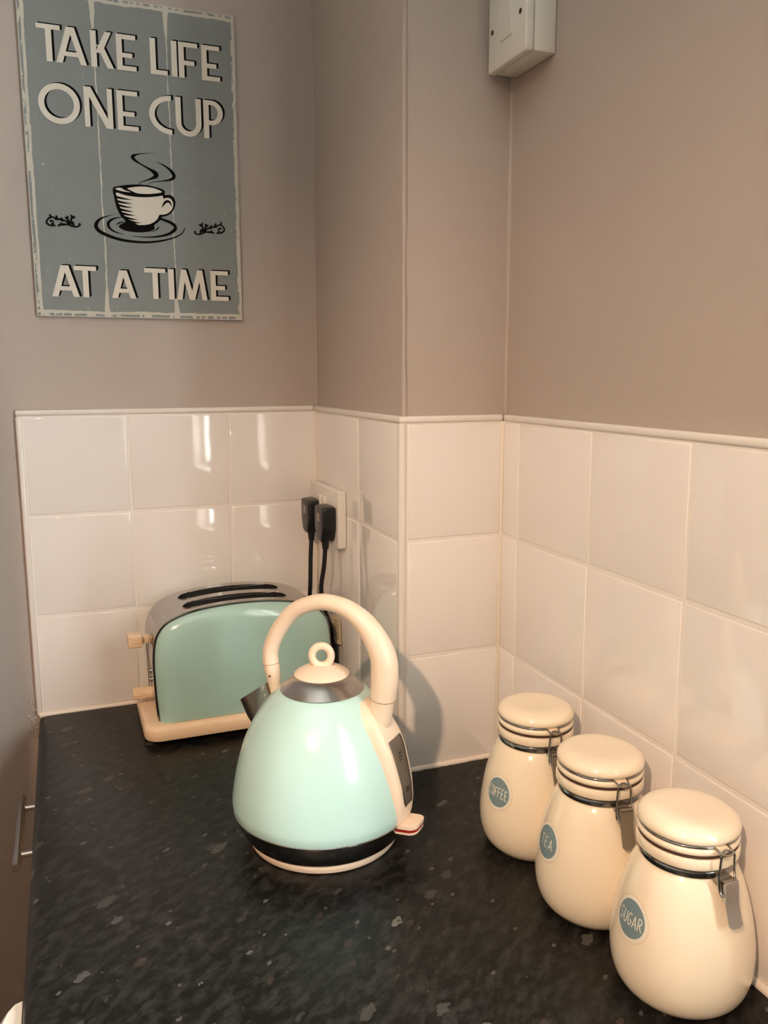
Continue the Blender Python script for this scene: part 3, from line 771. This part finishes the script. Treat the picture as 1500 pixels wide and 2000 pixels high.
# ------------------------------------------------------------------ fused switch box in the corner above
sp = thing('switch_box', 'white surface-mounted switch box high in the wall corner', 'switch', (X2 + TT, -0.4155, 0.909))
DX = X2 + TT - 0.4646
box('back_box', -DX + 0.011, -0.0003, -0.0425, 0.0425, -0.0425, 0.0425, WHITE, sp, 0.002)
box('face_plate', -DX, -DX + 0.0105, -0.0432, 0.0432, -0.0432, 0.0432, WHITE, sp, 0.002, 3)
mb = MB()
mb.add([(-DX + 0.0005, -0.013, -0.017), (-DX + 0.0005, 0.013, -0.017), (-DX + 0.0005, 0.013, 0.017), (-DX + 0.0005, -0.013, 0.017),
        (-DX - 0.0012, -0.013, -0.017), (-DX - 0.0012, 0.013, -0.017), (-DX - 0.0042, 0.013, 0.017), (-DX - 0.0042, -0.013, 0.017)],
       [(0, 1, 2, 3), (4, 5, 6, 7), (0, 1, 5, 4), (1, 2, 6, 5), (2, 3, 7, 6), (3, 0, 4, 7)])
mb.build('rocker', WHITE, sp, 0)
for y in (-0.0225 - 0.008, 0.0335):
    mb = MB(); tube(mb, [(-DX - 0.0004, y, 0), (-DX + 0.002, y, 0)], 0.0030, 14); mb.build('screw', BROWN, sp, 40)

# ------------------------------------------------------------------ jars
JP = [(0.0, 0.0400), (0.0006, 0.0440), (0.003, 0.0472), (0.0085, 0.0520), (0.0162, 0.0556), (0.026, 0.0579), (0.038, 0.0588), (0.050, 0.0583), (0.0620, 0.0569), (0.0745, 0.0547), (0.0870, 0.0518), (0.0980, 0.0487), (0.1065, 0.0458), (0.1135, 0.0427), (0.1185, 0.0398), (0.1215, 0.0376), (0.1228, 0.0368)]
JS = catmull(JP, 4)
def jr(z): return lerp_tab(JS, z)
def make_jar_meshes():
    out = {}
    mb = MB(); revolve(mb, [(0.02, 0.0008)] + [(r, z) for z, r in JS] + [(0.0368, 0.1280), (0.0385, 0.1285), (0.0405, 0.1296), (0.0413, 0.1316), (0.0413, 0.1365), (0.0406, 0.1384), (0.0388, 0.1392), (0.030, 0.1393)], 96)
    out['body'] = (mb, CERAMIC)
    mb = MB(); revolve(mb, [(0.032, 0.1392), (0.0392, 0.1393), (0.0400, 0.1399), (0.0400, 0.1409), (0.0392, 0.1415), (0.032, 0.1416)], 96)
    out['rubber_seal'] = (mb, BROWN)
    mb = MB(); revolve(mb, [(0.030, 0.1415), (0.0388, 0.1416), (0.0402, 0.1424), (0.0408, 0.1440), (0.0408, 0.1460), (0.0398, 0.1475), (0.0380, 0.1483), (0.0380, 0.1498), (0.0396, 0.1504), (0.0408, 0.1518), (0.0412, 0.1538), (0.0407, 0.1562), (0.0390, 0.1588), (0.0358, 0.1610), (0.0315, 0.1623), (0.026, 0.1628), (0.018, 0.1626), (0.009, 0.1622), (0.0004, 0.1621)], 96)
    out['lid'] = (mb, CERAMIC)
    mb = MB(); revolve(mb, [(0.0366, 0.1222), (0.0390, 0.1222), (0.0394, 0.1228), (0.0394, 0.1270), (0.0390, 0.1277), (0.0366, 0.1277)], 96)
    out['neck_band'] = (mb, DARKSTEEL)
    # wire round the lid groove, open at the clasp (+x)
    g = 0.17
    P = [(0.0394 * math.cos(a), 0.0394 * math.sin(a), 0.1491) for a in [g + (2 * PI - 2 * g) * i / 80 for i in range(81)]]
    mb = MB()
    pre = [(0.0462, 0.0052, 0.1470), (0.0440, 0.0056, 0.1481), (0.0415, 0.0060, 0.1489)]
    tube(mb, pre + P + [(x, -y, z) for x, y, z in reversed(pre)], 0.0010, 8)
    out['lid_wire'] = (mb, CHROME)
    # clasp loop: hangs from the wire ends to the lever
    mb = MB()
    L_ = [(0.0470, 0.0058, 0.1474), (0.0470, 0.0063, 0.1445), (0.0470, 0.0070, 0.134), (0.0478, 0.0076, 0.125), (0.0492, 0.0077, 0.1185), (0.0512, 0.0074, 0.1155), (0.0522, 0.0056, 0.1160), (0.0520, 0.0040, 0.1175)]
    tube(mb, catmull(L_, 4), 0.00095, 8); tube(mb, catmull([(x, -y, z) for x, y, z in L_], 4), 0.00095, 8)
    tube(mb, catmull([(0.0462, -0.0062, 0.1466), (0.0445, -0.0030, 0.1480), (0.0440, 0.0, 0.1486), (0.0445, 0.0030, 0.1480), (0.0462, 0.0062, 0.1466)], 5), 0.0010, 8)
    tube(mb, catmull([(0.0470, -0.0060, 0.1474), (0.0478, 0.0, 0.1462), (0.0470, 0.0060, 0.1474)], 6), 0.0010, 8)
    out['clasp_wire'] = (mb, CHROME)
    # lever: channel then tongue curving out
    mb = MB(); hw = 0.0064
    path = [(0.0462, 0.1262), (0.0520, 0.1270), (0.0534, 0.1256), (0.0543, 0.1180), (0.0552, 0.1100), (0.0570, 0.1040), (0.0592, 0.0980), (0.0616, 0.0925)]
    S2 = catmull(path, 5); th = 0.0008
    for i, (x, z) in enumerate(S2):
        t = i / (len(S2) - 1); h = hw if t < 0.93 else hw * math.sqrt(max(1 - ((t - 0.93) / 0.075) ** 2, 0.05))
        mb.v += [(x, -h, z), (x, h, z), (x - th, h, z - th * 0.3), (x - th, -h, z - th * 0.3)]
    for i in range(len(S2) - 1):
        for j in range(4):
            a = 4 * i + j; b = 4 * i + (j + 1) % 4; mb.f.append((a, b, b + 4, a + 4)); mb.mi.append(0)
    mb.f.append((0, 1, 2, 3)); mb.mi.append(0); k = 4 * (len(S2) - 1); mb.f.append((k, k + 1, k + 2, k + 3)); mb.mi.append(0)
    for s in (-1, 1):
        mb.add([(0.0534, s * hw, 0.1254), (0.0552, s * hw, 0.1100), (0.0510, s * hw, 0.1115), (0.0462, s * hw, 0.1215), (0.0460, s * hw, 0.1258)], [(0, 1, 2, 3, 4)])
    out['lever'] = (mb, STEEL)
    mb = MB(); mbox(mb, 0.0385, 0.0470, -0.0055, 0.0055, 0.1195, 0.1272); out['hinge_bracket'] = (mb, DARKSTEEL)
    return out
JM = make_jar_meshes(); JME = {}
STROKES = {   # hand-drawn capitals in a 1 x 1 box
    'C': [[(0.95, 0.86), (0.6, 1.0), (0.2, 0.85), (0.05, 0.5), (0.2, 0.12), (0.6, 0.0), (0.98, 0.12)]],
    'O': [[(0.5, 1.0), (0.15, 0.8), (0.05, 0.45), (0.25, 0.05), (0.6, 0.0), (0.92, 0.35), (0.9, 0.75), (0.55, 1.0)]],
    'F': [[(0.1, 0.0), (0.12, 1.0)], [(0.1, 1.0), (0.95, 0.98)], [(0.1, 0.52), (0.8, 0.54)]],
    'E': [[(0.12, 0.0), (0.12, 1.0)], [(0.1, 1.0), (0.95, 1.0)], [(0.1, 0.52), (0.8, 0.54)], [(0.1, 0.0), (0.95, 0.02)]],
    'T': [[(0.5, 0.0), (0.48, 1.0)], [(0.0, 0.97), (1.0, 1.0)]],
    'A': [[(0.0, 0.0), (0.5, 1.0)], [(0.5, 1.0), (1.0, 0.0)], [(0.2, 0.32), (0.82, 0.32)]],
    'S': [[(0.92, 0.88), (0.55, 1.0), (0.12, 0.82), (0.3, 0.55), (0.75, 0.42), (0.88, 0.18), (0.5, 0.0), (0.05, 0.12)]],
    'U': [[(0.08, 1.0), (0.08, 0.3), (0.3, 0.02), (0.65, 0.02), (0.9, 0.3), (0.92, 1.0)]],
    'G': [[(0.92, 0.88), (0.55, 1.0), (0.15, 0.8), (0.05, 0.4), (0.3, 0.03), (0.7, 0.05), (0.9, 0.4), (0.5, 0.42)]],
    'R': [[(0.1, 0.0), (0.12, 1.0)], [(0.1, 1.0), (0.65, 1.0), (0.9, 0.8), (0.65, 0.55), (0.12, 0.5)], [(0.4, 0.5), (0.98, 0.0)]]}
def on_jar(sx, sz, az, zc, off):
    """label-plane coordinates (arc metres right as seen, metres up along the surface) -> jar surface"""
    dzr = (jr(zc + 0.004) - jr(zc - 0.004)) / 0.008
    z = zc + sz / math.sqrt(1 + dzr * dzr); r = jr(z) + off
    a = az + sx / jr(zc)
    return (r * math.cos(a), r * math.sin(a), z)
def jar(word, label, loc, az_label, az_clasp, zc=0.0748):
    j = thing('storage_jar', label, 'jar', loc, 0.0, 'cream clip-top jars along the tiled wall')
    for nm in ('body', 'lid', 'rubber_seal', 'neck_band', 'lid_wire', 'clasp_wire', 'lever', 'hinge_bracket'):
        if nm not in JME:
            o = JM[nm][0].build(nm, JM[nm][1], j, 45); JME[nm] = o.data
        else: o = link(nm, JME[nm], j)
        if nm in ('lid_wire', 'clasp_wire', 'lever', 'hinge_bracket'): o.rotation_euler = (0, 0, math.radians(az_clasp))
        if nm == 'body': body = o
    A = math.radians(az_label)
    def disc(name, r0, r1, off, m, parent, nr=7, na=64):
        mb = MB()
        for i in range(nr + 1):
            rr = r0 + (r1 - r0) * i / nr
            for k in range(na):
                t = 2 * PI * k / na; mb.v.append(on_jar(rr * math.cos(t), rr * math.sin(t), A, zc, off))
        for i in range(nr):
            for k in range(na):
                a = i * na + k; b = i * na + (k + 1) % na; mb.f.append((a, b, b + na, a + na)); mb.mi.append(0)
        return mb.build(name, m, parent, 60)
    rim = disc('label_rim', 0.0150, 0.0178, 0.00030, LABELW, j, 2)
    lab = disc('label', 0.0002, 0.0154, 0.00036, BLUE, j)
    mb = MB()
    for k in range(72):
        t = 2 * PI * k / 72; mb.v += [on_jar(rr * math.cos(t + d), rr * math.sin(t + d), A, zc, 0.00034) for rr, d in ((0.0188, -0.022), (0.0193, -0.022), (0.0193, 0.022), (0.0188, 0.022))]
        mb.f.append(tuple(range(4 * k, 4 * k + 4))); mb.mi.append(0)
    mb.build('label_stitching', LABELD, rim, 60)
    # lettering
    n = len(word); mb = MB(); lw = {3: 0.0050, 5: 0.0041, 6: 0.0036}[n]; gap = {3: 0.0022, 5: 0.0013, 6: 0.0010}[n]; hh = 0.0100
    tot = n * lw + (n - 1) * gap
    for i, ch in enumerate(word):
        x0 = -tot / 2 + i * (lw + gap); up = random.uniform(-0.0004, 0.0004)
        for st in STROKES[ch]:
            pts = [(x0 + px * lw, up - hh / 2 + pz * hh, 0.00092) for px, pz in st]
            V, Fc = ribbon2(pts, 5)
            mb.add([on_jar(x, z, A, zc, 0.00052) for x, z in V], Fc)
    mb.build('lettering', LABELW, lab, 60)
    return j
jar('COFFEE', 'cream ceramic clip-top jar with blue COFFEE label', (0.4326, -0.5710, 0.0), -165, -95)
jar('TEA', 'cream ceramic clip-top jar with blue TEA label', (0.4322, -0.6895, 0.0), 176, -98)
jar('SUGAR', 'cream ceramic clip-top jar with blue SUGAR label', (0.4350, -0.8080, 0.0), -179, -92)

# ------------------------------------------------------------------ sign on the back wall
sg = thing('wall_sign', 'distressed blue-grey sign reading TAKE LIFE ONE CUP AT A TIME', 'sign', (SX0, 0.0, SZ0))
sb = box('sign_board', 0, SX1 - SX0, 0.0002, TT - 0.0002, 0, SZ1 - SZ0, SIGNM, sg)
sb.data.materials.append(SIGNEDGE)
for p_ in sb.data.polygons:
    if abs(p_.normal.y) < 0.5: p_.material_index = 1
def flat(mb, V, Fc, y): mb.add([(x - SX0, y, z - SZ0) for x, z in V], Fc)
def quad(x0, x1, z0, z1): return [(x0, z0), (x1, z0), (x1, z1), (x0, z1)], [(0, 1, 2, 3)]
def para(xb, zb_, xt, zt_, wd): return [(xb, zb_), (xb + wd, zb_), (xt + wd, zt_), (xt, zt_)], [(0, 1, 2, 3)]
def arc(cx, cz, rx, rz, tx, tz, a0, a1, n=32):
    V = []; Fc = []
    for i in range(n + 1):
        a = math.radians(a0 + (a1 - a0) * i / n); c, s = math.cos(a), math.sin(a)
        V += [(cx + rx * c, cz + rz * s), (cx + (rx - tx) * c, cz + (rz - tz) * s)]
        if i: k = 2 * i; Fc.append((k - 2, k - 1, k + 1, k))
    return V, Fc
def glyph(ch, x0, x1, z0, z1, W=0.0078, H=0.0062):
    m = (x0 + x1) / 2; h = z1 - z0; g = []
    if ch == 'T': g = [quad(x0, x1, z1 - H, z1), quad(m - W / 2, m + W / 2, z0, z1 - H)]
    if ch == 'I': g = [quad(x0, x1, z0, z1)]
    if ch == 'L': g = [quad(x0, x0 + W, z0, z1), quad(x0, x1, z0, z0 + H)]
    if ch in 'EF':
        g = [quad(x0, x0 + W, z0, z1), quad(x0, x1, z1 - H, z1), quad(x0, x1 - 0.005, z0 + h * 0.36, z0 + h * 0.36 + H)]
        if ch == 'E': g.append(quad(x0, x1, z0, z0 + H))
    if ch == 'A':
        wd = W * 1.05
        g = [para(x0, z0, m - wd / 2 - 0.0012, z1, wd), para(x1 - wd, z0, m - wd / 2 + 0.0012, z1, wd), quad(x0 + wd * 0.9, x1 - wd * 0.9, z0 + h * 0.20, z0 + h * 0.20 + H * 0.95)]
    if ch == 'K':
        g = [quad(x0, x0 + W, z0, z1), para(x0 + W * 0.8, z0 + h * 0.40, x1 - W * 1.35, z1, W * 1.1), para(x1 - W * 1.1, z0, x0 + W * 1.0, z0 + h * 0.62, W * 1.1)]
    if ch == 'N':
        g = [quad(x0, x0 + W * 0.9, z0, z1), quad(x1 - W * 0.9, x1, z0, z1), para(x1 - W * 1.2, z0, x0, z1, W * 1.2)]
    if ch == 'M':
        q_ = (x1 - x0) * 0.17
        g = [para(x0, z0, x0 + q_ - 0.001, z1, W * 0.95), para(x1 - W * 0.95, z0, x1 - W * 0.95 - q_ + 0.001, z1, W * 0.95),
             para(m - W * 0.5, z0, x0 + q_ - 0.001, z1, W * 0.95), para(m - W * 0.5, z0, x1 - W * 0.95 - q_ + 0.001, z1, W * 0.95)]
    if ch == 'O': g = [arc(m, (z0 + z1) / 2, (x1 - x0) / 2, h / 2, W, W, 0, 360, 56)]
    if ch == 'C': g = [arc(x1, (z0 + z1) / 2, x1 - x0, h / 2, W, W * 0.9, 90, 270, 36)]
    if ch == 'U':
        r = (x1 - x0) / 2; g = [quad(x0, x0 + W, z0 + r, z1), quad(x1 - W, x1, z0 + r, z1), arc(m, z0 + r, r, r, W, W * 0.95, 180, 360, 36)]
    if ch == 'P':
        r = h * 0.32; g = [quad(x0, x0 + W, z0, z1), quad(x0, x1 - r, z1 - H, z1), quad(x0, x1 - r, z1 - 2 * r, z1 - 2 * r + H), arc(x1 - r, z1 - r, r, r, W, H, -90, 90, 28)]
    return g
ROWS = {'take': [('T', -32.3, -1.7), ('A', -8.6, 31.5), ('K', 37.3, 67.5), ('E', 71.7, 98.2), 941.8, 989.2], 'life': [('L', 117.7, 141.5), ('I', 147.4, 155.3), ('F', 157.6, 185), ('E', 190.5, 217), 941.8, 989.8],
        'one': [('O', -35.4, 18.8), ('N', 24.6, 62.6), ('E', 68.8, 97.3), 861.4, 914.7], 'cup': [('C', 112.8, 144.5), ('U', 150.3, 187.3), ('P', 190.8, 219.2), 861.4, 914.7],
        'at': [('A', -33.6, 3.8), ('T', -2.4, 27.9), 627, 670.6], 'a': [('A', 48.1, 82.5), 627, 666.8], 'time': [('T', 95.5, 125.8), ('I', 130, 138), ('M', 142.1, 187), ('E', 192.5, 219.3), 627.4, 671.5]}
for nm, row in ROWS.items():
    z1_, z0_ = row[-1] / 1000, row[-2] / 1000
    lt = MB(); sh = MB()
    for ch, a, b in row[:-2]:
        for i, (V, Fc) in enumerate(glyph(ch, a / 1000, b / 1000, z0_, z1_)):
            flat(lt, V, Fc, -0.0005 - i * 0.00006)
            for t in (1.0, 0.66, 0.33): flat(sh, [(x + 0.0031 * t, z + 0.0018 * t) for x, z in V], Fc, -0.00002 - 0.00003 * (i * 3 + t * 3))
    lt.build('lettering_' + nm, LETTER, sg, 0); sh.build('letter_shadow_' + nm, LETTERB, sg, 0)
# printed cup, saucer and steam: traced strokes (photo pixels on the board plane)
def pz(a, b, ox, oy, k):
    p = on_y(ox + a / k, oy + b / k, 0.0); return (p.x, p.z)
ku = 0.7 / 1000 / 7.5 * 0.95      # metres per tracing unit
def stroke(mb, pts, y, ox=170, oy=280, k=7.5, unit=ku):
    V, Fc = ribbon2([(*pz(a, b, ox, oy, k), wd * unit) for a, b, wd in pts], 6); flat(mb, V, Fc, y)
def poly(mb, pts, y, smooth=True):
    P = [pz(a, b, 170, 280, 7.5) for a, b in pts]
    V = catmull(P, 4, True) if smooth else P
    flat(mb, V, [tuple(range(len(V)))], y)
ink = MB()
poly(ink, [(378, 655), (480, 622), (600, 606), (740, 602), (880, 612), (1000, 640), (1100, 672), (1138, 705), (1142, 757), (1210, 755), (1270, 795), (1295, 870), (1280, 950), (1235, 1020), (1160, 1065), (1098, 1078), (1085, 1110), (1030, 1165), (985, 1200), (985, 1260), (900, 1290), (800, 1305), (640, 1295), (540, 1270), (470, 1230), (480, 1195), (560, 1140), (490, 1060), (430, 930), (400, 800)], -0.00005)
for st in ([(1000, 138, 2), (850, 148, 10), (730, 162, 24), (668, 195, 58), (700, 245, 42), (780, 300, 24), (900, 370, 34), (985, 425, 66), (1012, 470, 78), (960, 510, 40), (850, 548, 16), (780, 575, 12), (745, 605, 8)],
           [(1010, 270, 3), (1090, 305, 18), (1180, 360, 32), (1250, 430, 54), (1272, 490, 58), (1225, 532, 36), (1100, 552, 16), (960, 570, 10), (890, 605, 5)],
           [(430, 1035, 3), (300, 1065, 12), (190, 1110, 35), (135, 1180, 58), (145, 1245, 60), (220, 1310, 55), (400, 1385, 48), (600, 1430, 42), (850, 1450, 36), (1080, 1430, 30), (1280, 1380, 22), (1390, 1320, 18), (1425, 1260, 14), (1425, 1225, 3)],
           [(520, 1078, 8), (400, 1100, 24), (330, 1140, 40), (310, 1190, 45), (340, 1250, 36), (420, 1300, 22), (550, 1335, 3)],
           [(640, 1355, 3), (800, 1372, 14), (1000, 1370, 26), (1180, 1335, 42), (1280, 1270, 54), (1288, 1215, 52), (1220, 1160, 48), (1080, 1105, 36)],
           [(430, 1200, 8), (460, 1170, 22), (540, 1148, 14)], [(880, 1295, 4), (980, 1282, 12), (1040, 1245, 20), (1050, 1215, 3)]):
    stroke(ink, st, -0.0001 - 0.00004 * len(ink.v) / 100)
ink.build('cup_drawing_ink', LETTERB, sg, 0)
cr = MB()
poly(cr, [(590, 660), (700, 640), (840, 635), (980, 660), (1080, 700), (1090, 718), (1000, 735), (860, 742), (730, 730), (640, 690)], -0.0005)
poly(cr, [(415, 662), (490, 652), (560, 690), (640, 715), (560, 710), (450, 685)], -0.0005)
poly(cr, [(430, 722), (560, 760), (720, 785), (880, 790), (1020, 780), (1105, 770), (1115, 812), (1160, 800), (1220, 810), (1255, 860), (1260, 920), (1235, 980), (1180, 1025), (1120, 1045), (1060, 1050), (1030, 1110), (970, 1160), (890, 1190), (800, 1197), (740, 1190), (650, 1140), (600, 1110), (540, 1050), (500, 980), (460, 880), (435, 780)], -0.0005)
cr.build('cup_drawing_cream', LETTER, sg, 0)
ik2 = MB()
stroke(ik2, [(1095, 945, 4), (1125, 890, 30), (1165, 852, 40), (1210, 865, 34), (1243, 930, 6)], -0.0007)
for (a, b), (c, d) in (((415, 785), (665, 824)), ((432, 848), (668, 883)), ((450, 905), (672, 941)), ((475, 965), (692, 1001)), ((510, 1025), (708, 1056)), ((560, 1088), (752, 1119)), ((620, 1142), (792, 1166))):
    stroke(ik2, [(a - 10, b - 4, 42), (a * 0.6 + c * 0.4, b * 0.5 + d * 0.5 + 3, 30), (a * 0.25 + c * 0.75, d * 0.85 + b * 0.15 + 3, 15), (c, d, 1)], -0.0007)
ik2.build('cup_drawing_hatching', LETTERB, sg, 0)['kind'] = 'stuff'
ORN = [[(470, 700, 30), (420, 660, 50), (330, 675, 45), (230, 630, 50), (180, 560, 50), (230, 460, 45), (320, 405, 50), (420, 410, 40), (480, 460, 60), (600, 470, 50), (700, 500, 70), (790, 520, 40), (870, 590, 50), (960, 670, 50), (1100, 710, 45), (1220, 700, 40), (1275, 650, 40), (1230, 610, 70)],
       [(340, 640, 60), (400, 590, 40), (390, 535, 40), (320, 525, 60), (290, 560, 20)], [(300, 300, 40), (300, 360, 56), (330, 400, 20)], [(490, 340, 30), (510, 400, 56), (540, 440, 30)], [(650, 400, 20), (680, 460, 50), (700, 540, 20)],
       [(560, 700, 40), (600, 655, 50), (720, 640, 60), (830, 640, 40), (950, 660, 40)], [(640, 560, 20), (660, 620, 50)], [(880, 370, 66), (850, 440, 56), (900, 530, 60), (980, 640, 30)], [(770, 390, 20), (850, 460, 60)],
       [(970, 320, 30), (1010, 400, 56), (980, 500, 50), (1010, 600, 40), (1080, 680, 30)], [(1100, 380, 76), (1030, 440, 40)], [(1050, 540, 30), (1050, 600, 40), (1090, 660, 20)]]
for mir in (False, True):
    mb = MB()
    for st in ORN:
        if mir: stroke(mb, [(1115 - (a - 160) / 1130 * 750, 545 + (b - 300) / 430 * 315, wd * 0.68) for a, b, wd in st], -0.0001 - 0.00003 * len(mb.v) / 60, 350, 390, 12.5, 0.7 / 1000 / 12.5 * 1.35)
        else: stroke(mb, st, -0.0001 - 0.00003 * len(mb.v) / 60, 80, 400, 16.667, 0.7 / 1000 / 16.667 * 1.35)
    mb.build('scroll_ornament', LETTERB, sg, 0)

# ------------------------------------------------------------------ ceiling spotlight (behind the photographer)
cl = thing('ceiling_spotlight', 'small white ceiling spotlight on a round plate', 'lamp', (LAMP_POS.x, LAMP_POS.y, CEIL))
mb = MB(); revolve(mb, [(0.02, -0.022), (0.050, -0.020), (0.055, -0.014), (0.055, -0.0002)], 40); mb.build('ceiling_plate', WHITEAP, cl, 40)
rel = LAMP_POS - Vector((LAMP_POS.x, LAMP_POS.y, CEIL)); dirv = (LAMP_AIM - LAMP_POS).normalized()
mb = MB(); tube(mb, [(0, 0, -0.018), tuple(rel - dirv * 0.06)], 0.006, 12); mb.build('arm', WHITEAP, cl, 40)
mb = MB(); a0 = rel - dirv * 0.085; tube(mb, [tuple(a0), tuple(a0 + dirv * 0.01), tuple(rel - dirv * 0.012)], [0.018, 0.026, 0.036], 28); mb.build('shade', WHITEAP, cl, 40)
sl = bpy.data.lights.new('spot_bulb', 'SPOT'); sl.energy = LAMP_W; sl.color = LAMP_COL; sl.shadow_soft_size = 0.026
sl.spot_size = math.radians(60); sl.spot_blend = 1.0
so_ = bpy.data.objects.new('spot_bulb', sl); COL.objects.link(so_)
so_.parent = cl; so_.location = rel
so_.rotation_euler = dirv.to_track_quat('-Z', 'Y').to_euler()
